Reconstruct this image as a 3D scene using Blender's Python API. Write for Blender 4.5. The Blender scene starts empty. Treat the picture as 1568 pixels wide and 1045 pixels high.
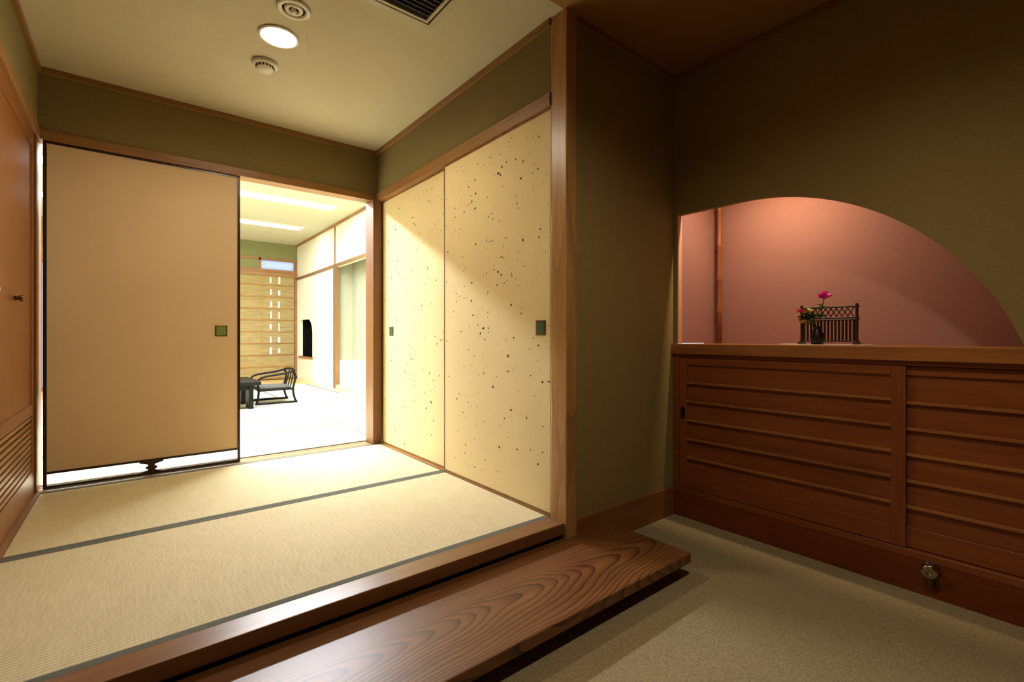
import bpy, bmesh, math, random
from mathutils import Vector, Matrix
random.seed(7)
S = bpy.context.scene
S.view_settings.view_transform = 'Standard'

# ---------------------------------------------------------------- helpers
def lin(c):
    r = []
    for v in c[:3]:
        v = v/255.0
        r.append(v/12.92 if v <= .04045 else ((v+.055)/1.055)**2.4)
    return (r[0], r[1], r[2], 1)

def base_mat(name, rough=.6, spec=.3):
    m = bpy.data.materials.new(name); m.use_nodes = True
    nt = m.node_tree; b = nt.nodes['Principled BSDF']
    b.inputs['Roughness'].default_value = rough
    b.inputs['Specular IOR Level'].default_value = spec
    return m, nt, b

def coords(nt, scale, loc=(0, 0, 0)):
    tc = nt.nodes.new('ShaderNodeTexCoord'); mp = nt.nodes.new('ShaderNodeMapping')
    mp.inputs['Scale'].default_value = scale; mp.inputs['Location'].default_value = loc
    nt.links.new(tc.outputs['Object'], mp.inputs['Vector'])
    return mp.outputs['Vector']

def noise(nt, vec, scale, detail=3, rough=.5, dist=0):
    n = nt.nodes.new('ShaderNodeTexNoise')
    n.inputs['Scale'].default_value = scale; n.inputs['Detail'].default_value = detail
    n.inputs['Roughness'].default_value = rough; n.inputs['Distortion'].default_value = dist
    nt.links.new(vec, n.inputs['Vector']); return n.outputs['Fac']

def ramp(nt, fac, stops):
    r = nt.nodes.new('ShaderNodeValToRGB')
    el = r.color_ramp.elements
    while len(el) < len(stops): el.new(.5)
    for e, (p, c) in zip(el, stops): e.position = p; e.color = c
    nt.links.new(fac, r.inputs['Fac']); return r.outputs['Color']

def math_n(nt, op, a, b=None, c=None):
    n = nt.nodes.new('ShaderNodeMath'); n.operation = op
    for i, v in enumerate((a, b, c)):
        if v is None: continue
        if isinstance(v, (int, float)): n.inputs[i].default_value = v
        else: nt.links.new(v, n.inputs[i])
    return n.outputs[0]

def bump(nt, b, h, strength, dist):
    n = nt.nodes.new('ShaderNodeBump'); n.inputs['Strength'].default_value = strength
    n.inputs['Distance'].default_value = dist
    nt.links.new(h, n.inputs['Height']); nt.links.new(n.outputs['Normal'], b.inputs['Normal'])

def mul(c, k): return tuple(min(1, v*k) for v in c[:3])+(1,)

def plaster(name, col, rough=.85, sc=60, var=.08, bs=.25, spec=.15):
    m, nt, b = base_mat(name, rough, spec); c = lin(col)
    v = coords(nt, (1, 1, 1)); n = noise(nt, v, sc, 5, .6)
    nt.links.new(ramp(nt, n, [(.3, mul(c, 1-var)), (.7, mul(c, 1+var))]), b.inputs['Base Color'])
    n2 = noise(nt, v, sc*5, 3, .6)
    bump(nt, b, n2, bs, .002)
    return m

def wood(name, dark, light, axis='x', rough=.4, sc=1.0, contour=0.0, spec=.4, coat=0, cpow=5, cstr=.6, cscale=2.0):
    m, nt, b = base_mat(name, rough, spec)
    a = {'x': (.05, 1, 1), 'y': (1, .05, 1), 'z': (1, 1, .05)}[axis]
    v = coords(nt, a)
    n1 = noise(nt, v, 90*sc, 4, .6)
    n2 = noise(nt, v, 14*sc, 3, .5, .6)
    s = math_n(nt, 'MULTIPLY_ADD', n2, .5, math_n(nt, 'MULTIPLY', n1, .5))
    d, l = lin(dark), lin(light)
    colr = ramp(nt, s, [(.35, d), (.65, l)])
    if contour > 0:
        a2 = {'x': (.16, 1, 1), 'y': (1, .16, 1), 'z': (1, 1, .16)}[axis]
        v2 = coords(nt, a2)
        n3 = noise(nt, v2, cscale, 1, .35, .1)
        w = math_n(nt, 'FRACT', math_n(nt, 'MULTIPLY', n3, contour))
        w = math_n(nt, 'POWER', w, cpow)
        mx = nt.nodes.new('ShaderNodeMix'); mx.data_type = 'RGBA'
        nt.links.new(math_n(nt, 'MULTIPLY', w, cstr), mx.inputs[0]); nt.links.new(colr, mx.inputs[6])
        mx.inputs[7].default_value = mul(d, .4)
        colr = mx.outputs[2]
    nt.links.new(colr, b.inputs['Base Color'])
    bump(nt, b, n1, .12, .001)
    if coat: b.inputs['Coat Weight'].default_value = coat; b.inputs['Coat Roughness'].default_value = .2
    return m

def board_wood():
    # flat-sawn plank: growth rings of a tilted trunk cut by the board face
    m, nt, b = base_mat('step_board_wood', .38, .4)
    v = coords(nt, (.05, 1, 1)); n1 = noise(nt, v, 120, 4, .6); n2 = noise(nt, v, 16, 3, .5, .6)
    s = math_n(nt, 'MULTIPLY_ADD', n2, .5, math_n(nt, 'MULTIPLY', n1, .5))
    colr = ramp(nt, s, [(.35, lin((108, 66, 34))), (.65, lin((134, 86, 47)))])
    tc = nt.nodes.new('ShaderNodeTexCoord'); sp = nt.nodes.new('ShaderNodeSeparateXYZ'); nt.links.new(tc.outputs['Object'], sp.inputs[0])
    wob = noise(nt, coords(nt, (.35, 1, 1)), 3.0, 2, .45)
    fine = noise(nt, coords(nt, (.3, 1, 1)), 18, 2, .5)
    yy = math_n(nt, 'ADD', math_n(nt, 'SUBTRACT', sp.outputs[1], 1.30), math_n(nt, 'MULTIPLY_ADD', wob, .22, -.11))
    h = math_n(nt, 'MULTIPLY_ADD', sp.outputs[0], .10, .06)
    h = math_n(nt, 'ADD', h, math_n(nt, 'MULTIPLY_ADD', noise(nt, coords(nt, (1, .3, 1), (3, 2, 0)), 1.6, 1, .4), .12, -.06))
    rr = math_n(nt, 'SQRT', math_n(nt, 'ADD', math_n(nt, 'MULTIPLY', yy, yy), math_n(nt, 'MULTIPLY', h, h)))
    rr = math_n(nt, 'ADD', rr, math_n(nt, 'MULTIPLY', fine, .004))
    w = math_n(nt, 'FRACT', math_n(nt, 'MULTIPLY', rr, 105))
    w = math_n(nt, 'POWER', w, 3.5)
    mx = nt.nodes.new('ShaderNodeMix'); mx.data_type = 'RGBA'
    nt.links.new(math_n(nt, 'MULTIPLY', w, .9), mx.inputs[0]); nt.links.new(colr, mx.inputs[6])
    mx.inputs[7].default_value = lin((34, 18, 8))
    nt.links.new(mx.outputs[2], b.inputs['Base Color'])
    bump(nt, b, math_n(nt, 'SUBTRACT', n1, w), .12, .001)
    b.inputs['Coat Weight'].default_value = .08; b.inputs['Coat Roughness'].default_value = .3
    return m

def plain(name, col, rough=.5, metal=0, spec=.4):
    m, nt, b = base_mat(name, rough, spec); c = lin(col)
    b.inputs['Metallic'].default_value = metal
    v = coords(nt, (1, 1, 1)); n = noise(nt, v, 40, 2)
    nt.links.new(ramp(nt, n, [(.3, mul(c, .93)), (.7, mul(c, 1.07))]), b.inputs['Base Color'])
    return m

def emis(name, col, st):
    m, nt, b = base_mat(name, .5)
    b.inputs['Base Color'].default_value = lin(col)
    b.inputs['Emission Color'].default_value = lin(col)
    b.inputs['Emission Strength'].default_value = st
    return m

def link(ob, parent=None):
    S.collection.objects.link(ob)
    if parent is not None: ob.parent = parent
    return ob

def empty(name):
    e = bpy.data.objects.new(name, None); e.empty_display_size = .1
    S.collection.objects.link(e); return e

def mesh_ob(name, bm, mat, parent=None, smooth=False):
    me = bpy.data.meshes.new(name); bm.normal_update(); bm.to_mesh(me); bm.free()
    if mat is not None: me.materials.append(mat)
    if smooth:
        for p in me.polygons: p.use_smooth = True
    return link(bpy.data.objects.new(name, me), parent)

def add_box(bm, x0, x1, y0, y1, z0, z1):
    vs = [bm.verts.new((x, y, z)) for x in (x0, x1) for y in (y0, y1) for z in (z0, z1)]
    for f in ((0, 1, 3, 2), (4, 6, 7, 5), (0, 4, 5, 1), (2, 3, 7, 6), (0, 2, 6, 4), (1, 5, 7, 3)):
        bm.faces.new([vs[i] for i in f])

def box(name, x0, x1, y0, y1, z0, z1, mat, parent=None, bev=0):
    bm = bmesh.new(); add_box(bm, x0, x1, y0, y1, z0, z1)
    bmesh.ops.recalc_face_normals(bm, faces=bm.faces)
    if bev: bmesh.ops.bevel(bm, geom=bm.edges[:], offset=bev, segments=2, affect='EDGES', profile=.6)
    return mesh_ob(name, bm, mat, parent)

def boxes(name, lst, mat, parent=None, bev=0):
    bm = bmesh.new()
    for b in lst: add_box(bm, *b)
    bmesh.ops.recalc_face_normals(bm, faces=bm.faces)
    if bev: bmesh.ops.bevel(bm, geom=bm.edges[:], offset=bev, segments=1, affect='EDGES')
    return mesh_ob(name, bm, mat, parent)

def lathe(name, prof, center, mat, parent=None, seg=32, rot=None):
    bm = bmesh.new(); rings = []
    for r, z in prof:
        rings.append([bm.verts.new((r*math.cos(2*math.pi*i/seg), r*math.sin(2*math.pi*i/seg), z)) for i in range(seg)])
    for a, b in zip(rings, rings[1:]):
        for i in range(seg):
            bm.faces.new((a[i], a[(i+1) % seg], b[(i+1) % seg], b[i]))
    bmesh.ops.remove_doubles(bm, verts=bm.verts, dist=1e-6)
    bmesh.ops.recalc_face_normals(bm, faces=bm.faces)
    if rot is not None: bmesh.ops.transform(bm, matrix=rot, verts=bm.verts)
    bmesh.ops.translate(bm, vec=Vector(center), verts=bm.verts)
    ob = mesh_ob(name, bm, mat, parent, True)
    return ob

def tube(name, pts, r, mat, parent=None, spline='POLY'):
    cu = bpy.data.curves.new(name, 'CURVE'); cu.dimensions = '3D'; cu.bevel_depth = r; cu.bevel_resolution = 3
    cu.use_fill_caps = True
    if spline == 'NURBS':
        sp = cu.splines.new('NURBS'); sp.points.add(len(pts)-1)
        for p, q in zip(sp.points, pts): p.co = (*q, 1)
        sp.use_endpoint_u = True; sp.order_u = 3; cu.resolution_u = 8
    else:
        sp = cu.splines.new('POLY'); sp.points.add(len(pts)-1)
        for p, q in zip(sp.points, pts): p.co = (*q, 1)
    cu.materials.append(mat)
    return link(bpy.data.objects.new(name, cu), parent)

def poly_extrude(name, pts, vec, mat, parent=None):
    bm = bmesh.new(); vs = [bm.verts.new(p) for p in pts]; f = bm.faces.new(vs)
    r = bmesh.ops.extrude_face_region(bm, geom=[f])
    nv = [e for e in r['geom'] if isinstance(e, bmesh.types.BMVert)]
    bmesh.ops.translate(bm, vec=Vector(vec), verts=nv)
    bmesh.ops.recalc_face_normals(bm, faces=bm.faces)
    return mesh_ob(name, bm, mat, parent)

# ---------------------------------------------------------------- materials
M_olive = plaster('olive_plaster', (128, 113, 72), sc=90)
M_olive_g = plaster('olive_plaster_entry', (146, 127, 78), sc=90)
M_ceil = plaster('ceiling_paper', (190, 180, 150), sc=20, var=.03)
M_ceil_g = plaster('entry_ceiling', (152, 114, 64), sc=20, var=.03)
M_pink = plaster('alcove_plaster', (164, 118, 114), sc=70, var=.04)
M_white = plaster('pale_plaster', (222, 218, 195), sc=40, var=.03)
M_white2 = plaster('white_wainscot', (240, 238, 226), sc=40, var=.02)
M_roomgreen = plaster('pale_green_plaster', (122, 122, 82), sc=40, var=.03)
W_trim = {a: wood('trim_wood_'+a, (122, 84, 42), (156, 112, 62), a, .45) for a in 'xyz'}
W_post = wood('post_wood', (158, 114, 60), (188, 144, 86), 'z', .35, 1, contour=16, cstr=.35)
W_jamb = wood('jamb_wood', (96, 60, 28), (130, 86, 44), 'z', .4)
W_cab = {a: wood('cabinet_wood_'+a, (120, 60, 24), (150, 82, 38), a, .4, 1) for a in 'xyz'}
W_cabtop = wood('cabinet_top_wood', (142, 84, 40), (176, 114, 62), 'y', .28, 1)
W_plinth = wood('plinth_wood', (104, 44, 16), (128, 60, 25), 'y', .4)
W_base = wood('baseboard_wood', (124, 76, 38), (150, 96, 52), 'x', .4)
W_sill = wood('raised_sill_wood', (98, 62, 34), (132, 88, 52), 'x', .28, 1, coat=.2)
W_board = board_wood()
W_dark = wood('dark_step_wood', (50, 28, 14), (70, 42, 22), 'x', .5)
W_closet = wood('closet_wood', (116, 70, 30), (138, 86, 40), 'z', .4)
M_black = plain('black_lacquer', (14, 12, 12), .25)
M_black2 = plain('black_furniture_lacquer', (8, 7, 7), .5, spec=.12)
M_lacq = plain('brown_lacquer', (44, 26, 16), .3)
M_heri = plain('tatami_border_cloth', (98, 98, 88), .9, spec=.1)
M_heri2 = plain('pale_border_cloth', (100, 97, 84), .9, spec=.1)
M_whitepl = plain('white_plastic', (225, 220, 205), .4)
M_dark = plain('dark_void', (18, 17, 15), .9)
M_grille = plain('grille_metal', (178, 170, 140), .45)
M_chrome = plain('brushed_chrome', (180, 170, 150), .2, 1)
M_brass = plain('aged_brass', (120, 90, 50), .35, .9)
M_green = plain('verdigris_pull', (120, 140, 70), .5, .3)
M_bamboo = wood('bamboo_skin', (140, 80, 50), (176, 108, 70), 'z', .3)
M_vase = plain('dark_vase_glaze', (38, 24, 20), .35)
M_dbam = wood('smoked_bamboo', (40, 22, 14), (66, 38, 22), 'z', .4)
M_petal = plain('pink_petal', (240, 80, 190), .6)
M_petal2 = plain('yellow_petal', (225, 195, 100), .6)
M_leaf = plain('leaf_green', (84, 122, 50), .5)
M_cloth_slit = plain('white_lace_and_slit', (240, 234, 222), .9)
M_fleck = plain('paper_fleck', (62, 46, 24), .8)

def fus_mat(name, col, fine):
    m, nt, b = base_mat(name, .8, .15); c = lin(col)
    v = coords(nt, (1, 1, 1))
    n = noise(nt, v, fine, 4, .7); n2 = noise(nt, v, 3, 3, .5)
    s = math_n(nt, 'MULTIPLY_ADD', n2, .4, math_n(nt, 'MULTIPLY', n, .6))
    nt.links.new(ramp(nt, s, [(.3, mul(c, .92)), (.7, mul(c, 1.05))]), b.inputs['Base Color'])
    bump(nt, b, n, .1, .001)
    return m
M_fus_tan = fus_mat('tan_fusuma_paper', (212, 184, 146), 300)
M_fus_gold = fus_mat('gold_fusuma_paper', (234, 213, 160), 120)

def tatami_mat(name, c1, c2, rib=21):
    m, nt, b = base_mat(name, .75, .2)
    v = coords(nt, (1, 1, 1))
    w = nt.nodes.new('ShaderNodeTexWave'); w.wave_type = 'BANDS'; w.bands_direction = 'Y'
    w.inputs['Scale'].default_value = rib; w.inputs['Distortion'].default_value = .15
    nt.links.new(v, w.inputs['Vector'])
    vs = coords(nt, (1, .06, 1)); n = noise(nt, vs, 260, 2, .6)
    nb = noise(nt, coords(nt, (1, .5, 1)), 9, 3, .6)
    s = math_n(nt, 'MULTIPLY_ADD', w.outputs['Fac'], .3, math_n(nt, 'MULTIPLY_ADD', n, .5, math_n(nt, 'MULTIPLY', nb, .2)))
    nt.links.new(ramp(nt, s, [(.25, lin(c1)), (.7, lin(c2))]), b.inputs['Base Color'])
    bump(nt, b, math_n(nt, 'ADD', w.outputs['Fac'], math_n(nt, 'MULTIPLY', n, .6)), .35, .002)
    return m
M_tat = tatami_mat('tatami_rush', (178, 162, 122), (214, 200, 162))
M_tat2 = tatami_mat('tatami_rush_room', (205, 198, 168), (225, 218, 190))

def carpet_mat():
    m, nt, b = base_mat('loop_carpet', .95, .05)
    v = coords(nt, (1, 1, 1))
    vo = nt.nodes.new('ShaderNodeTexVoronoi'); vo.inputs['Scale'].default_value = 240
    nt.links.new(v, vo.inputs['Vector'])
    n = noise(nt, v, 110, 4, .7)
    s = math_n(nt, 'MULTIPLY_ADD', vo.outputs['Distance'], -.4, math_n(nt, 'MULTIPLY_ADD', n, .7, .3))
    nt.links.new(ramp(nt, s, [(.2, lin((126, 112, 82))), (.75, lin((180, 164, 126)))]), b.inputs['Base Color'])
    bump(nt, b, math_n(nt, 'MULTIPLY_ADD', vo.outputs['Distance'], -1, math_n(nt, 'MULTIPLY', n, .5)), .4, .003)
    return m
M_carpet = carpet_mat()

# ---------------------------------------------------------------- key dims
XL, XR = -.42, 1.56          # ante-room left / right
YS, YN = 1.55, 3.73          # sill front / north door plane
ZC = 2.38; ZF = -.166
XE = 2.47                    # entry east wall face
XB = 2.89                    # alcove back
YW = 1.57                    # entry north wall face
ZT = 1.975                   # door head
YR = 10.54; XRR = 2.68; ZR = 2.78

# ---------------------------------------------------------------- floors / ceilings
box('floor_entry_carpet', XL-.1, 2.95, -1.5, 1.60, ZF-.05, ZF, M_carpet)
box('floor_tatami_base', XL-.1, 1.7, 1.66, 3.68, ZF, -.03, W_dark)
box('ceiling', XL-.1, 1.66, 1.56, 3.73, ZC, ZC+.05, M_ceil)
box('ceiling_entry', XL-.1, 2.95, -1.5, 1.56, ZC, ZC+.05, M_ceil_g)
box('floor_guest_room_base', -2.1, 3.1, 3.83, YR+.1, -.1, -.03, W_dark)
box('ceiling_guest_room', -2.1, 3.1, 3.83, YR+.1, ZR, ZR+.05, plaster('room_ceiling', (186, 184, 158), sc=20, var=.02))

def tatami(x0, x1, y0, y1, mat, hy=True, hx=False, zt=0, hm=None):
    e = empty('tatami_mat')
    box('rush_surface', x0+.001, x1-.001, y0+.001, y1-.001, -.03, zt-.0012, mat, e)
    hb = []
    if hy: hb += [(x0+.001, x1-.001, y0+.001, y0+.03, -.005, zt), (x0+.001, x1-.001, y1-.03, y1-.001, -.005, zt)]
    if hx: hb += [(x0+.001, x0+.03, y0+.001, y1-.001, -.005, zt), (x1-.03, x1-.001, y0+.001, y1-.001, -.005, zt)]
    boxes('cloth_border', hb, hm or M_heri, e)
tatami(-.40, 1.555, 1.655, 2.655, M_tat)
tatami(-.40, 1.555, 2.655, 3.675, M_tat)
# guest room mats
for (x0, x1, y0, y1, hx) in [(-.2, 1.6, 3.84, 4.74, 0), (-.2, 1.6, 4.74, 5.64, 0), (1.6, 2.5, 3.84, 5.64, 1),
                       (.7, 2.5, 5.64, 6.54, 0), (-.2, .7, 5.64, 7.44, 1), (.7, 2.5, 6.54, 7.44, 0), (-.2, 1.6, 7.44, 8.34, 0), (1.6, 2.5, 7.44, 9.24, 1),
                       (-.2, 1.6, 8.34, 9.24, 0), (-2.0, -.2, 3.84, 4.74, 0), (-2.0, -.2, 4.74, 5.64, 0), (-2, -.2, 5.64, 6.54, 0), (-2, -.2, 6.54, 7.44, 0),
                       (-2, -.2, 7.44, 8.34, 0), (-2, -.2, 8.34, 9.24, 0)]:
    tatami(x0, x1, y0, y1, M_tat2, not hx, bool(hx), hm=M_heri2)
box('floor_guest_room_edge', 2.5, 2.68, 3.84, 9.24, -.03, -.001, wood('pale_floor', (200, 180, 130), (220, 200, 150), 'y', .3))
box('floor_veranda', -2.0, 2.68, 9.24, YR, -.03, -.001, wood('veranda_floor', (200, 170, 110), (220, 190, 130), 'x', .3))

# ---------------------------------------------------------------- ante-room walls
box('wall_north', XL-.1, 1.66, YN, YN+.10, ZT+.055, ZR, M_olive)
box('wall_north_side', 1.60, 3.1, YN+.04, YN+.10, -.03, ZR, M_white)
box('wall_north_far', -2.1, XL-.03, YN+.04, YN+.10, -.03, ZR, M_white)
box('wall_east', XR, XR+.10, 1.65, YN, ZT+.055, ZC, M_olive)
box('wall_closet_back', XR+.09, XR+.13, 1.65, YN+.04, -.03, ZT+.055, M_olive)
box('wall_west', XL-.10, XL-.03, -1.5, YN+.1, ZF, ZC, M_olive)
box('wall_west_upper', XL-.03, XL, 1.60, YN, ZT+.06, ZC, M_olive)
# heads (kamoi)
box('trim_head_north', XL, XR, YN-.012, YN+.10, ZT, ZT+.055, W_trim['x'], bev=.003)
box('trim_head_east', XR-.015, XR+.09, 1.645, YN-.012, ZT-.01, ZT+.055, W_trim['y'], bev=.003)
box('trim_head_west', XL-.03, XL+.012, 1.60, YN-.012, ZT, ZT+.06, W_trim['y'], bev=.003)
# ceiling trims
box('trim_ceiling_north', XL, XR, YN-.018, YN, ZC-.032, ZC, W_trim['x'])
box('trim_ceiling_east', XR-.018, XR, 1.645, YN-.018, ZC-.032, ZC, W_trim['y'])
box('trim_ceiling_west', XL, XL+.018, 1.57, YN-.018, ZC-.032, ZC, W_trim['y'])
# posts
box('trim_post_northeast', 1.507, 1.578, YN-.06, YN+.10, 0, ZT, W_jamb, bev=.004)
box('trim_post_east', 1.553, 1.622, 1.54, 1.645, ZF, ZC, W_post, bev=.006)
box('trim_post_northwest', XL-.05, XL+.006, YN-.07, YN+.10, 0, ZT, W_jamb, bev=.004)
# thresholds
sill = empty('door_threshold')
box('sill_plank', -.42, 1.507, 3.676, 3.835, -.03, -.004, W_trim['x'], sill)
boxes('sill_grooves', [(-.42, 1.507, 3.705, 3.722, -.01, -.0035), (-.42, 1.507, 3.785, 3.800, -.01, -.0035)], M_heri, sill)
box('trim_sill_east', 1.556, 1.66, 1.645, 3.67, -.03, .003, W_trim['y'])
box('trim_sill_west', XL-.03, -.401, 1.60, 3.665, -.03, .004, W_trim['y'])

# ---------------------------------------------------------------- tan fusuma with open foot
f = empty('ventilated_fusuma_panel')
px0, px1 = -.398, .578
yp0, yp1 = 3.735, 3.757
box('paper_face', px0+.012, px1-.012, yp0+.003, yp1-.003, .095, ZT-.012, M_fus_tan, f)
boxes('lacquer_frame', [(px0, px0+.016, yp0, yp1, .0, ZT), (px1-.016, px1, yp0, yp1, .0, ZT),
                        (px0+.016, px1-.016, yp0, yp1, ZT-.014, ZT), (px0+.016, px1-.016, yp0, yp1, .083, .097),
                        (px0+.016, px1-.016, yp0, yp1, .0, .016)], M_lacq, f)
cx = (px0+px1)/2
prof = [(.062, .083), (.058, .074), (.035, .068), (.018, .062), (.016, .055), (.03, .046), (.03, .038), (.016, .032), (.024, .024), (.045, .020), (.05, .016)]
P = [(cx+w, yp0+.002, z) for w, z in prof]+[(cx-w, yp0+.002, z) for w, z in reversed(prof)]
poly_extrude('turned_spacer', P, (0, .016, 0), M_lacq, f)
box('pull_frame', .466-.036, .466+.036, yp0-.003, yp0+.004, .904-.036, .904+.036, M_brass, f, .002)
box('pull_plate', .466-.029, .466+.029, yp0-.0045, yp0+.004, .904-.029, .904+.029, M_green, f)

# ---------------------------------------------------------------- gold fusuma
def gold(y0, y1, x0, hy, cnt):
    e = empty('gold_fleck_fusuma')
    x1 = x0+.02
    box('paper_face', x0+.002, x1, y0+.008, y1-.008, .014, ZT-.018, M_fus_gold, e)
    boxes('slim_frame', [(x0, x1, y0, y0+.009, .003, ZT-.01), (x0, x1, y1-.009, y1, .003, ZT-.01),
                         (x0, x1, y0+.009, y1-.009, .003, .016), (x0, x1, y0+.009, y1-.009, ZT-.022, ZT-.01)], wood('fusuma_edge', (120, 80, 36), (150, 104, 50), 'z', .4), e)
    bm = bmesh.new()
    for i in range(cnt):
        cy = random.uniform(y0+.02, y1-.02); cz = .03+(ZT-.08)*random.random()**.75
        s = random.choice([.003, .004, .005, .0065, .009]); st = random.uniform(.4, 1.0)
        a0 = random.random()*6.28; n = random.choice([4, 5, 6])
        vs = []
        for k in range(n):
            a = -2*math.pi*k/n
            r = s*random.uniform(.6, 1.2)
            yy = r*math.cos(a)*st; zz = r*math.sin(a)
            vs.append(bm.verts.new((x0+.0012, cy+yy*math.cos(a0)-zz*math.sin(a0), cz+yy*math.sin(a0)+zz*math.cos(a0))))
        bm.faces.new(vs)
    mesh_ob('paper_flecks', bm, M_fleck, e)
    box('pull_frame', x0-.002, x0+.004, hy-.034, hy+.034, .908-.036, .908+.036, M_brass, e, .001)
    box('pull_plate', x0-.0035, x0+.004, hy-.027, hy+.027, .908-.029, .908+.029, plain('green_pull', (70, 95, 60), .4, .4), e)
gold(1.648, 2.655, 1.562, 1.727, 300)
gold(2.645, 3.665, 1.585, 3.50, 260)

# ---------------------------------------------------------------- west closet door
c = empty('closet_door')
x0, x1 = XL-.028, XL-.004
box('panel', x0, x1-.006, 2.76, 3.60, .5, ZT-.08, W_closet, c)
boxes('stiles_and_rails', [(x0, x1, 2.70, 2.76, .006, ZT), (x0, x1, 3.60, 3.655, .006, ZT), (x0, x1, 2.76, 3.60, ZT-.08, ZT),
                           (x0, x1, 2.76, 3.60, .44, .5), (x0, x1, 2.76, 3.60, .006, .14)], W_closet, c, .002)
boxes('louvre_slats', [(x0+.006, x1-.004, 2.76, 3.60, .145+i*.03, .145+i*.03+.018) for i in range(10)], W_trim['y'], c)
lathe('knob', [(0, .0), (.012, 0), (.008, .012), (.016, .022), (.014, .032), (0, .035)], (x1, 3.10, 1.04), M_brass, c, 20, Matrix.Rotation(math.pi/2, 4, 'Y'))
c2 = empty('closet_door')
box('panel', x0, x1-.006, 1.72, 2.64, .06, ZT-.08, W_closet, c2)
boxes('stiles_and_rails', [(x0, x1, 1.66, 1.72, .006, ZT), (x0, x1, 2.64, 2.695, .006, ZT), (x0, x1, 1.72, 2.64, ZT-.08, ZT), (x0, x1, 1.72, 2.64, .006, .06)], W_closet, c2, .002)
lathe('knob', [(0, .0), (.012, 0), (.008, .012), (.016, .022), (.014, .032), (0, .035)], (x1, 2.60, 1.04), M_brass, c2, 20, Matrix.Rotation(math.pi/2, 4, 'Y'))

# ---------------------------------------------------------------- raised sill and step board
k = empty('raised_floor_sill')
box('sill_beam', XL, 1.553, YS+.005, 1.654, -.05, .002, W_sill, k, .004)
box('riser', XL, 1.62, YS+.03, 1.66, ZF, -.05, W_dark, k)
b = empty('entry_step_board')
box('plank', XL+.002, 1.868, 1.105, 1.562, -.106, -.066, W_board, b, .005)
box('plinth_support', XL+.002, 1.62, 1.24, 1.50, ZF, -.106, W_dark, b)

# ---------------------------------------------------------------- entry walls
box('wall_entry_north', 1.622, XE+.03, YW, YW+.05, ZF, ZC, M_olive_g)
box('baseboard_north', 1.622, XE-.02, YW-.012, YW, ZF, -.005, W_base, bev=.002)
Yc, r, zt, ys = 1.18, 1.05, 1.569, 1.548
zb = .824
s = math.sqrt(r*r-(zb-(zt-r))**2)
arc = []
a0 = math.atan2(zb-(zt-r), -s)
n = 40
for i in range(n+1):
    a = a0+(math.pi/2-a0)*i/n
    arc.append((XE, Yc+r*math.cos(a), zt-r+r*math.sin(a)))
wall = [(XE, YW, ZC), (XE, -1.5, ZC), (XE, -1.5, ZF), (XE, -.72, ZF), (XE, -.72, zb)]+arc+[(XE, ys, zt), (XE, ys, zb), (XE, YW, zb)]
poly_extrude('wall_entry_east', wall, (.03, 0, 0), M_olive_g)
box('wall_alcove_back', XB, XB+.05, -.72, YW+.05, ZF, 2.1, M_pink)
box('wall_alcove_north', XE+.031, XB, YW-.022, YW+.05, .826, 2.1, M_pink)
box('wall_alcove_south', XE+.031, XB, -.77, -.72, ZF, 2.1, M_pink)
box('ceiling_alcove', XE+.031, XB, -.72, YW-.022, 2.05, 2.1, M_pink)
box('trim_alcove_edge', XE-.004, XE+.034, ys-.008, ys, zb, zt, wood('alcove_edge_wood', (200, 150, 120), (215, 168, 138), 'z', .4))
box('wall_south', XL-.1, 2.95, -1.55, -1.5, ZF, ZC, M_olive_g)
box('trim_ceiling_entry_north', 1.622, XE, YW-.02, YW, ZC-.03, ZC, W_trim['x'])
box('trim_ceiling_entry_east', XE-.02, XE, -1.5, YW-.02, ZC-.03, ZC, W_trim['y'])
d = empty('door_1')
box('leaf', .5, 1.35, -1.498, -1.46, ZF+.002, 1.9, W_closet, d, .003)
boxes('casing', [(.43, .5, -1.498, -1.45, ZF+.001, 1.97), (1.35, 1.42, -1.498, -1.45, ZF+.001, 1.97), (.5, 1.35, -1.498, -1.45, 1.9, 1.97)], W_trim['z'], d)
lathe('handle', [(0, 0), (.02, 0), (.012, .03), (.025, .05), (0, .06)], (.6, -1.46, .85), M_chrome, d, 20, Matrix.Rotation(-math.pi/2, 4, 'X'))

# bamboo post in alcove
bp = empty('bamboo_alcove_post')
zz = [.826, 1.03, 1.23, 1.44, 1.66, 1.88, 2.05]
prof = [(.0, .826)]
for i, z in enumerate(zz):
    if i == 0: prof += [(.014, z)]
    elif i == len(zz)-1: prof += [(.014, z), (0, z)]
    else: prof += [(.0138, z-.012), (.0175, z-.003), (.015, z), (.0165, z+.003), (.0138, z+.012)]
lathe('culm', [(rr, z-.826) for rr, z in prof], (XB-.022, 1.505, .826), M_bamboo, bp, 20)

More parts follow.
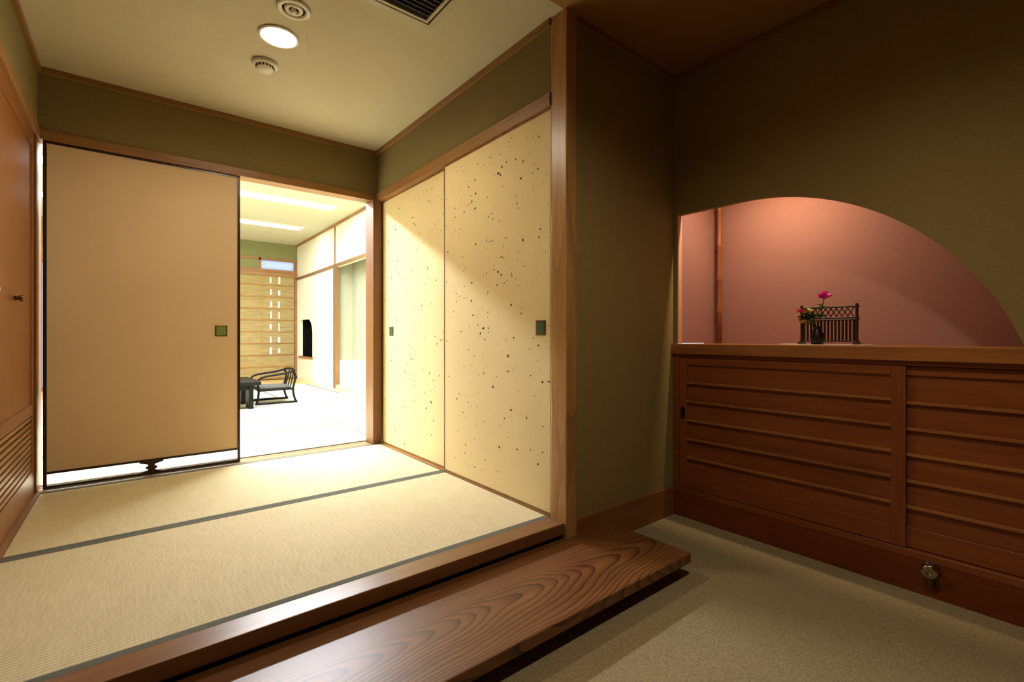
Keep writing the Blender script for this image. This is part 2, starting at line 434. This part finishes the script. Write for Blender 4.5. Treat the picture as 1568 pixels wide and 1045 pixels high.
# ---------------------------------------------------------------- shoe cabinet
sc_ = empty('shoe_cabinet')
Ya, Yb = -.715, 1.568
box('top_board', XE-.03, XB-.001, Ya, Yb, .765, .823, W_cabtop, sc_, .003)
box('carcass', XE+.02, XB-.002, Ya, Yb, ZF, .765, W_plinth, sc_)
box('plinth', XE-.016, XE+.02, Ya, Yb, ZF, -.03, W_plinth, sc_, .002)
boxes('face_frame', [(XE-.018, XE+.02, Ya, Yb, -.03, .0), (XE-.014, XE+.02, Yb-.035, Yb, 0, .765), (XE-.014, XE+.02, Ya, Ya+.035, 0, .765),
                     (XE-.014, XE+.02, Ya+.035, Yb-.035, .745, .765)], W_cab['y'], sc_, .0015)
def slide(y0, y1, xo, tag, off=0):
    boxes('stiles_'+tag, [(xo, xo+.016, y0, y0+.05, .003, .742), (xo, xo+.016, y1-.05, y1, .003, .742)], W_cab['z'], sc_, .0015)
    boxes('rails_'+tag, [(xo, xo+.016, y0+.05, y1-.05, .003, .085), (xo, xo+.016, y0+.05, y1-.05, .705, .742)], W_cab['y'], sc_, .0015)
    box('panel_'+tag, xo+.010, xo+.014, y0+.05, y1-.05, .085, .705, W_cab['y'], sc_)
    boxes('slats_'+tag, [(xo-.004, xo+.011, y0+.045, y1-.045, z-.006-off, z+.006-off) for z in (.177, .283, .39, .496, .603)], W_cabtop, sc_, .001)
slide(.504, 1.53, XE-.012, 'left')
slide(-.678, .56, XE+.0035, 'right', .01)
# oval pull
lathe('finger_pull', [(.0, .0), (.014, 0), (.014, .004), (.010, .004), (.009, .001), (0, .001)], (XE-.0125, 1.505, .43), M_black, sc_, 24,
      Matrix.Scale(2.6, 4, (0, 0, 1)) @ Matrix.Rotation(-math.pi/2, 4, 'Y'))

# door stop
ds = empty('door_stop')
RX = Matrix.Rotation(-math.pi/2, 4, 'Y')
lathe('wall_plate', [(0, 0), (.030, 0), (.030, .006), (.022, .010), (.022, .026), (.026, .03), (.026, .036), (.012, .038), (.010, .034), (0, .034)], (XE-.017, .425, -.055), M_chrome, ds, 28, RX)
lathe('catch', [(0, 0), (.012, 0), (.010, .012), (0, .014)], (XE-.017, .425, -.115), M_brass, ds, 16, RX)
box('stem', XE-.03, XE-.017, .419, .431, -.115, -.075, M_brass, ds)

# ---------------------------------------------------------------- alcove display
DY = -.033
m = empty('lace_mat')
bm = bmesh.new()
vs = []
for i in range(48):
    a = 2*math.pi*i/48; k2 = 1+.04*math.cos(a*12)
    vs.append(bm.verts.new((2.64+.11*k2*math.cos(a), .89+DY+.20*k2*math.sin(a), .8235)))
ff = bm.faces.new(vs); rr = bmesh.ops.extrude_face_region(bm, geom=[ff])
bmesh.ops.translate(bm, vec=(0, 0, .003), verts=[e for e in rr['geom'] if isinstance(e, bmesh.types.BMVert)])
mesh_ob('cloth', bm, M_cloth_slit, m)

sr = empty('miniature_bamboo_screen')
X = 2.67; ya, yb = .762+DY, .998+DY; zb0 = .8267
for i, yy in enumerate((ya, yb)):
    tube('post_%d' % i, [(X, yy, zb0), (X, yy, 1.022)], .0065, M_dbam, sr)
for i, z in enumerate((.842, .945, .955, 1.008)):
    tube('rail_%d' % i, [(X, ya-.01, z), (X, yb+.01, z)], .0045, M_dbam, sr)
for i in range(15):
    yy = ya+.012+i*(yb-ya-.024)/14
    tube('slat_%d' % i, [(X, yy, .842), (X, yy, .945)], .0050, M_dbam, sr)
for i in range(9):
    y0 = ya+.01+i*(yb-ya-.05)/8
    tube('lattice_a_%d' % i, [(X, y0, .957), (X, y0+.03, 1.006)], .0024, M_dbam, sr)
    tube('lattice_b_%d' % i, [(X, y0+.03, .957), (X, y0, 1.006)], .0024, M_dbam, sr)
for i, yy in enumerate((ya, yb)):
    box('foot_%d' % i, X-.03, X+.03, yy-.008, yy+.008, zb0, zb0+.01, M_dbam, sr, .001)

fl = empty('flower_vase')
vx, vy = 2.60, .905+DY
lathe('vase_body', [(0, 0), (.024, 0), (.026, .004), (.031, .02), (.029, .045), (.019, .07), (.015, .082), (.020, .09), (.017, .089), (.012, .08), (0, .079)], (vx, vy, .8267), M_vase, fl, 28)
def petals(name, c, n, L, w, mat, up=.5):
    bm = bmesh.new()
    for i in range(n):
        a = 2*math.pi*i/n+random.uniform(-.2, .2); e_ = up+random.uniform(-.3, .35)
        dr = Vector((math.cos(a)*math.cos(e_), math.sin(a)*math.cos(e_), math.sin(e_)))
        sd = Vector((-math.sin(a), math.cos(a), 0)); nn = dr.cross(sd)
        row = []
        for t, ww in ((0, .15), (.35, .8), (.7, 1), (.92, .55), (1.0, .1)):
            p = Vector(c)+dr*L*t+nn*(-.25*L*t*t)
            row.append((bm.verts.new(p-sd*w*ww), bm.verts.new(p+sd*w*ww)))
        for q, s2 in zip(row, row[1:]): bm.faces.new((q[0], q[1], s2[1], s2[0]))
    return mesh_ob(name, bm, mat, fl, True)
tube('stem_tall', [(vx, vy, .89), (vx+.002, vy-.015, .97), (vx, vy-.030, 1.05)], .0022, M_leaf, fl, 'NURBS')
petals('blossom_top', (vx, vy-.030, 1.045), 10, .038, .017, M_petal, .7)
petals('blossom_top_inner', (vx, vy-.030, 1.05), 7, .036, .014, M_petal, 1.1)
petals('leaf_top', (vx, vy-.024, 1.01), 6, .042, .011, M_leaf, .2)
for i, (dy, dx, dz, mt) in enumerate([(.06, -.01, .985, M_petal), (.08, .0, .96, M_petal2), (.03, -.02, .965, M_leaf), (.045, .01, .99, M_leaf), (.015, -.02, .985, M_petal2),
                                      (.05, -.02, .950, M_leaf), (-.02, -.02, .955, M_leaf), (.035, -.03, .975, M_petal2), (.075, 0, .985, M_petal), (.03, 0, .945, M_leaf), (.07, -.01, .945, M_petal2),
                                      (.02, -.03, .935, M_leaf), (.055, -.03, .93, M_petal2), (.01, -.02, .955, M_leaf)]):
    tube('stem_%d' % i, [(vx, vy, .89), (vx+dx*.3, vy+dy*.3, .93), (vx+dx, vy+dy, dz)], .0014, M_leaf, fl, 'NURBS')
    petals('sprig_%d' % i, (vx+dx, vy+dy, dz), 7, .026 if mt != M_leaf else .038, .011, mt, .5)

# ---------------------------------------------------------------- ceiling fixtures (ante-room)
def down(name, x, y, rad, st):
    e = empty(name)
    lathe('trim_ring', [(rad*.86, 0), (rad, -.001), (rad, -.006), (rad*.9, -.010), (rad*.85, -.006), (rad*.85, -.0005)], (x, y, ZC), M_whitepl, e, 40)
    lathe('diffuser', [(0, -.004), (rad*.85, -.004)], (x, y, ZC), emis(name+'_glow', (255, 242, 215), st), e, 40)
    return e
down('ceiling_downlight', .574, 2.60, .095, 14)
def ring(name, x, y):
    e = empty(name)
    lathe('outer_ring', [(.048, -.0), (.072, -.0005), (.074, -.006), (.066, -.012), (.052, -.010), (.050, -.001)], (x, y, ZC), M_whitepl, e, 36)
    lathe('dark_gap', [(.0, -.0015), (.051, -.0015)], (x, y, ZC), M_dark, e, 36)
    lathe('inner_ring', [(.022, -.001), (.024, -.010), (.036, -.012), (.040, -.006), (.040, -.001)], (x, y, ZC), M_whitepl, e, 36)
    lathe('center_cap', [(0, -.022), (.010, -.021), (.012, -.014), (.010, -.001)], (x, y, ZC), M_whitepl, e, 24)
    return e
pc = ring('ceiling_speaker', .579, 2.336)
tube('cord', [(.68, 2.50, ZC), (.68, 2.50, ZC-.07)], .0009, M_grille, pc)
lathe('bead', [(0, 0), (.003, .003), (.003, .008), (0, .010)], (.68, 2.50, ZC-.079), M_grille, pc, 12)
sd = empty('smoke_detector')
lathe('base', [(0, 0), (.064, -.0005), (.066, -.012), (.058, -.020), (.0, -.020)], (.570, 2.90, ZC), M_whitepl, sd, 36)
lathe('sensor_dome', [(.044, -.020), (.044, -.034), (.036, -.044), (0, -.048)], (.570, 2.90, ZC), M_whitepl, sd, 36)
boxes('sensor_slots', [(.570+.0445*math.cos(a)-.003, .570+.0445*math.cos(a)+.003, 2.90+.0445*math.sin(a)-.003, 2.90+.0445*math.sin(a)+.003, ZC-.032, ZC-.022) for a in [i*math.pi/8 for i in range(16)]], M_dark, sd)
v = empty('air_conditioning_vent')
vx0, vx1, vy0, vy1 = .45, 1.150, 1.66, 2.075
def ringb(o, w, z): 
    return [(vx0+o, vx1-o, vy0+o, vy0+o+w, z, ZC), (vx0+o, vx1-o, vy1-o-w, vy1-o, z, ZC), (vx0+o, vx0+o+w, vy0+o+w, vy1-o-w, z, ZC), (vx1-o-w, vx1-o, vy0+o+w, vy1-o-w, z, ZC)]
boxes('outer_frame', ringb(0, .036, ZC-.010), M_grille, v, .001)
boxes('inner_frame', ringb(.046, .016, ZC-.012), M_grille, v, .001)
box('duct_shadow', vx0+.036, vx1-.036, vy0+.036, vy1-.036, ZC-.003, ZC-.0005, M_dark, v)
bm = bmesh.new()
for i in range(10):
    y = vy0+.07+i*.0275
    vs = [bm.verts.new(p) for p in ((vx0+.062, y, ZC-.011), (vx1-.062, y, ZC-.011), (vx1-.062, y+.012, ZC-.004), (vx0+.062, y+.012, ZC-.004))]
    bm.faces.new(vs)
mesh_ob('louvres', bm, plain('louvre_metal', (110, 104, 80), .5), v)

# ---------------------------------------------------------------- guest room
ty0, ty1, tz = 5.9, 8.17, 2.05
ny0, ny1, nz0, nz1 = 9.47, 10.35, .48, 1.22
def rect(y0, y1, z0, z1): return (XRR, XRR+.06, y0, y1, z0, z1)
boxes('wall_guest_east', [rect(3.83, ty0, -.03, ZR), rect(ty0, ty1, tz, ZR), rect(ty1, ny0, -.03, ZR), rect(ny1, YR, -.03, ZR), rect(ny0, ny1, -.03, nz0), rect(ny0, ny1, nz1, ZR)], M_white)
R = .30
pts = [(XRR, ny0, nz1)]
for i in range(13):
    a = math.pi-(math.pi/2)*i/12
    pts.append((XRR, ny0+R+R*math.cos(a), nz1-R+R*math.sin(a)))
poly_extrude('wall_guest_niche_arch', pts, (.06, 0, 0), M_white)
boxes('wall_guest_niche_inside', [(XRR+.3, XRR+.32, ny0, ny1, nz0, nz1), (XRR+.06, XRR+.3, ny0-.02, ny0, nz0, nz1), (XRR+.06, XRR+.3, ny1, ny1+.02, nz0, nz1), (XRR+.06, XRR+.3, ny0, ny1, nz0-.02, nz0), (XRR+.06, XRR+.3, ny0, ny1, nz1, nz1+.02)], M_black)
box('trim_niche_shelf', XRR-.02, XRR+.06, ny0-.05, ny1+.05, nz0-.04, nz0, W_trim['y'])
boxes('wall_guest_tokonoma', [(XRR+.30, XRR+.34, ty0-.04, ty1+.04, 0, 2.3), (XRR+.06, XRR+.30, ty1, ty1+.04, 0, 2.3), (XRR+.06, XRR+.30, ty0-.04, ty0, 0, 2.3), (XRR+.06, XRR+.30, ty0, ty1, 2.26, 2.3)], plaster('tokonoma_plaster', (160, 162, 138), sc=40, var=.03))
box('floor_tokonoma', XRR-.02, XRR+.30, ty0, ty1, -.03, .06, wood('pale_alcove_floor', (210, 190, 140), (228, 208, 160), 'y', .3))
boxes('wall_guest_wainscot', [(XRR+.292, XRR+.299, ty0+.01, ty1-.01, .06, .47), (XRR+.06, XRR+.292, ty1-.008, ty1-.001, .06, .47), (XRR-.008, XRR-.001, ty1+.02, ny0-.06, 0, .47)], M_white2)
box('trim_tokonoma_post', XRR-.03, XRR+.05, ty1-.09, ty1+.01, 0, tz, wood('tokonoma_post', (104, 78, 46), (128, 98, 60), 'z', .4), bev=.004)
box('trim_picture_rail_east', XRR-.02, XRR-.001, 3.85, YR, tz, tz+.05, wood('pale_rail', (104, 78, 44), (128, 98, 58), 'y', .4))
box('trim_wall_batten', XRR-.015, XRR-.001, 8.14, 8.175, tz+.05, ZR, W_trim['z'])
box('trim_ceiling_guest_east', XRR-.03, XRR, 3.85, YR, ZR-.035, ZR, W_trim['y'])
box('wall_guest_west', -2.1, -2.0, 3.83, YR+.1, -.03, ZR, M_white)
boxes('wall_guest_north', [(-2.0, XRR, YR, YR+.08, 2.46, ZR), (-2.0, -1.2, YR, YR+.08, -.03, 2.46), (-1.2, 1.95, YR, YR+.08, 2.24, 2.46)], M_roomgreen)
w = empty('window_1')
boxes('frame', [(-1.2, XRR, YR-.01, YR+.07, 2.08, 2.24), (1.95, 2.0, YR-.01, YR+.07, 2.24, 2.46), (-1.2, XRR, YR-.01, YR+.07, 2.42, 2.47), (2.62, XRR, YR, YR+.07, .0, 2.46), (-1.2, -1.14, YR, YR+.07, 0, 2.46), (-1.2, XRR, YR, YR+.07, -.03, .05),
               (1.30, 1.35, YR+.02, YR+.06, .05, 2.08), (2.0, 2.04, YR+.02, YR+.06, .05, 2.08), (0, .05, YR+.02, YR+.06, .05, 2.08)], W_trim['x'], w, .002)
gm = bpy.data.materials.new('frosted_glass'); gm.use_nodes = True
nt = gm.node_tree; nt.nodes.clear()
o = nt.nodes.new('ShaderNodeOutputMaterial'); tr = nt.nodes.new('ShaderNodeBsdfTranslucent'); tr.inputs[0].default_value = (.75, .8, .95, 1)
nt.links.new(tr.outputs[0], o.inputs[0])
box('panes', -1.14, 2.62, YR+.035, YR+.040, .05, 2.44, gm, w)
bl = empty('bamboo_roller_blind')
bmat = bpy.data.materials.new('blind_reed'); bmat.use_nodes = True
nt = bmat.node_tree; bs = nt.nodes['Principled BSDF']; bs.inputs['Roughness'].default_value = .7
vv = coords(nt, (.1, 1, 1)); nn = noise(nt, vv, 60, 3)
cc = ramp(nt, nn, [(.3, lin((150, 128, 66))), (.7, lin((182, 158, 94)))])
nt.links.new(cc, bs.inputs['Base Color'])
t2 = nt.nodes.new('ShaderNodeBsdfTranslucent'); nt.links.new(cc, t2.inputs[0])
ms = nt.nodes.new('ShaderNodeMixShader'); ms.inputs[0].default_value = .3
nt.links.new(bs.outputs[0], ms.inputs[1]); nt.links.new(t2.outputs[0], ms.inputs[2]); nt.links.new(ms.outputs[0], nt.nodes['Material Output'].inputs[0])
yb_ = YR-.05
boxes('reeds', [(-1.1, 2.60, yb_, yb_+.004, .02+i*.02, .02+i*.02+.0192) for i in range(105)], bmat, bl)
boxes('battens', [(-1.1, 2.60, yb_-.008, yb_, .02+i*.235, .045+i*.235) for i in range(9)], wood('batten', (120, 84, 30), (146, 106, 44), 'x', .5), bl)
rc = random.Random(3)
boxes('light_slits', [(x+rc.uniform(-.01, .01), x+rc.uniform(.025, .04), yb_-.004, yb_-.001, z0+rc.uniform(0, .06), z0+.19-rc.uniform(0, .06)) for x in (2.15, 2.3) for z0 in [.5+.235*q for q in range(7)]], M_cloth_slit, bl)  # white strips paint in the daylight passing through the blind
box('head_rail', -1.12, 2.61, yb_-.02, yb_+.03, 2.10, 2.16, W_trim['x'], bl)
# ceiling light strips
for i, (y, st) in enumerate(((5.3, 240), (7.1, 26), (8.8, 26))):  # nearest strip is out of view, added to illuminate the rooms, far stronger
    e = empty('ceiling_light_strip')
    boxes('housing', [(-1.3, 2.3, y-.15, y-.125, ZR-.02, ZR), (-1.3, 2.3, y+.125, y+.15, ZR-.02, ZR)], M_whitepl, e)
    box('diffuser', -1.3, 2.3, y-.125, y+.125, ZR-.012, ZR-.001, emis('light_strip_glow', (244, 248, 255), st), e)

# low table
t = empty('low_lacquer_table')
box('top', -.1, 1.2, 6.3, 7.2, .29, .33, M_black2, t, .008)
boxes('leg_panels', [(1.08, 1.13, 6.38, 6.60, 0, .29), (1.08, 1.13, 6.90, 7.12, 0, .29), (-.03, .02, 6.38, 6.6, 0, .29), (-.03, .02, 6.9, 7.12, 0, .29)], M_black2, t, .004)
boxes('aprons', [(0, 1.1, 6.40, 6.43, .23, .29), (0, 1.1, 7.07, 7.10, .23, .29)], M_black2, t)
# low armchair
ch = empty('low_floor_armchair')
cx0, cx1, cy0, cy1 = 1.22, 1.66, 6.68, 7.16
for i, y in enumerate((cy0, cy1)):
    tube('side_frame_%d' % i, [(cx0, y, .02), (cx0+.03, y, .16), (cx0+.0, y, .30), (cx0+.06, y, .36), (cx1-.12, y, .385), (cx1+.0, y, .425), (cx1+.02, y, .32), (cx1-.03, y, .15), (cx1+.02, y, .02)], .014, M_black2, ch, 'NURBS')
    tube('floor_runner_%d' % i, [(cx0-.02, y, .014), (cx1+.04, y, .014)], .014, M_black2, ch)
box('seat_frame', cx0+.02, cx1-.01, cy0, cy1, .17, .195, M_black2, ch, .004)
box('seat_cushion', cx0+.03, cx1-.03, cy0+.03, cy1-.03, .195, .225, plain('grey_cushion', (60, 60, 57), .9), ch, .012)
tube('back_rail', [(cx1, cy0, .42), (cx1+.05, (cy0+cy1)/2, .45), (cx1, cy1, .42)], .016, M_black2, ch, 'NURBS')
for i in range(3):
    yy = cy0+.12+i*.12
    tube('back_spindle_%d' % i, [(cx1-.02, yy, .19), (cx1+.03, yy, .43)], .008, M_black2, ch)

# ---------------------------------------------------------------- lights
def light(name, kind, loc, energy, col, size=.1, rot=(0, 0, 0), spot=None, blend=.5, sy=None):
    l = bpy.data.lights.new(name, kind); l.energy = energy; l.color = col
    if kind == 'AREA':
        l.size = size
        if sy: l.shape = 'RECTANGLE'; l.size_y = sy
    else: l.shadow_soft_size = size
    if kind == 'SPOT': l.spot_size = math.radians(spot); l.spot_blend = blend
    o = bpy.data.objects.new(name, l); o.location = loc; o.rotation_euler = rot; S.collection.objects.link(o)
warm = (1, .86, .64)
light('lamp_anteroom_downlight', 'SPOT', (.574, 2.60, ZC-.02), 58, warm, .08, spot=172, blend=.6)
light('lamp_entry_downlight', 'SPOT', (1.15, .45, ZC-.02), 64, warm, .06, spot=150, blend=.9)
light('lamp_alcove_batten', 'AREA', (2.532, 1.08, 1.775), 8, (1, .76, .46), .02, sy=.36)
al = empty('alcove_batten_light')
box('housing', 2.508, 2.556, .86, 1.30, 1.780, 1.815, M_whitepl, al, .002)
boxes('hangers', [(2.5005, 2.512, .9, .93, 1.785, 1.81), (2.5005, 2.512, 1.23, 1.26, 1.785, 1.81)], M_whitepl, al)
e = down('entry_downlight', 1.15, .45, .07, 6)

wd = bpy.data.worlds.new('sky'); S.world = wd; wd.use_nodes = True
wd.node_tree.nodes['Background'].inputs[0].default_value = (.85, .92, 1, 1)
wd.node_tree.nodes['Background'].inputs[1].default_value = 1.6

# ---------------------------------------------------------------- camera
cd = bpy.data.cameras.new('camera'); cam = bpy.data.objects.new('camera', cd)
cd.sensor_width = 36; cd.lens = 725/1568*36; cd.shift_y = -.0035; cd.clip_start = .02
cam.location = (0, 0, .86); cam.rotation_euler = (math.radians(90), 0, math.radians(-38.66))
S.collection.objects.link(cam); S.camera = cam
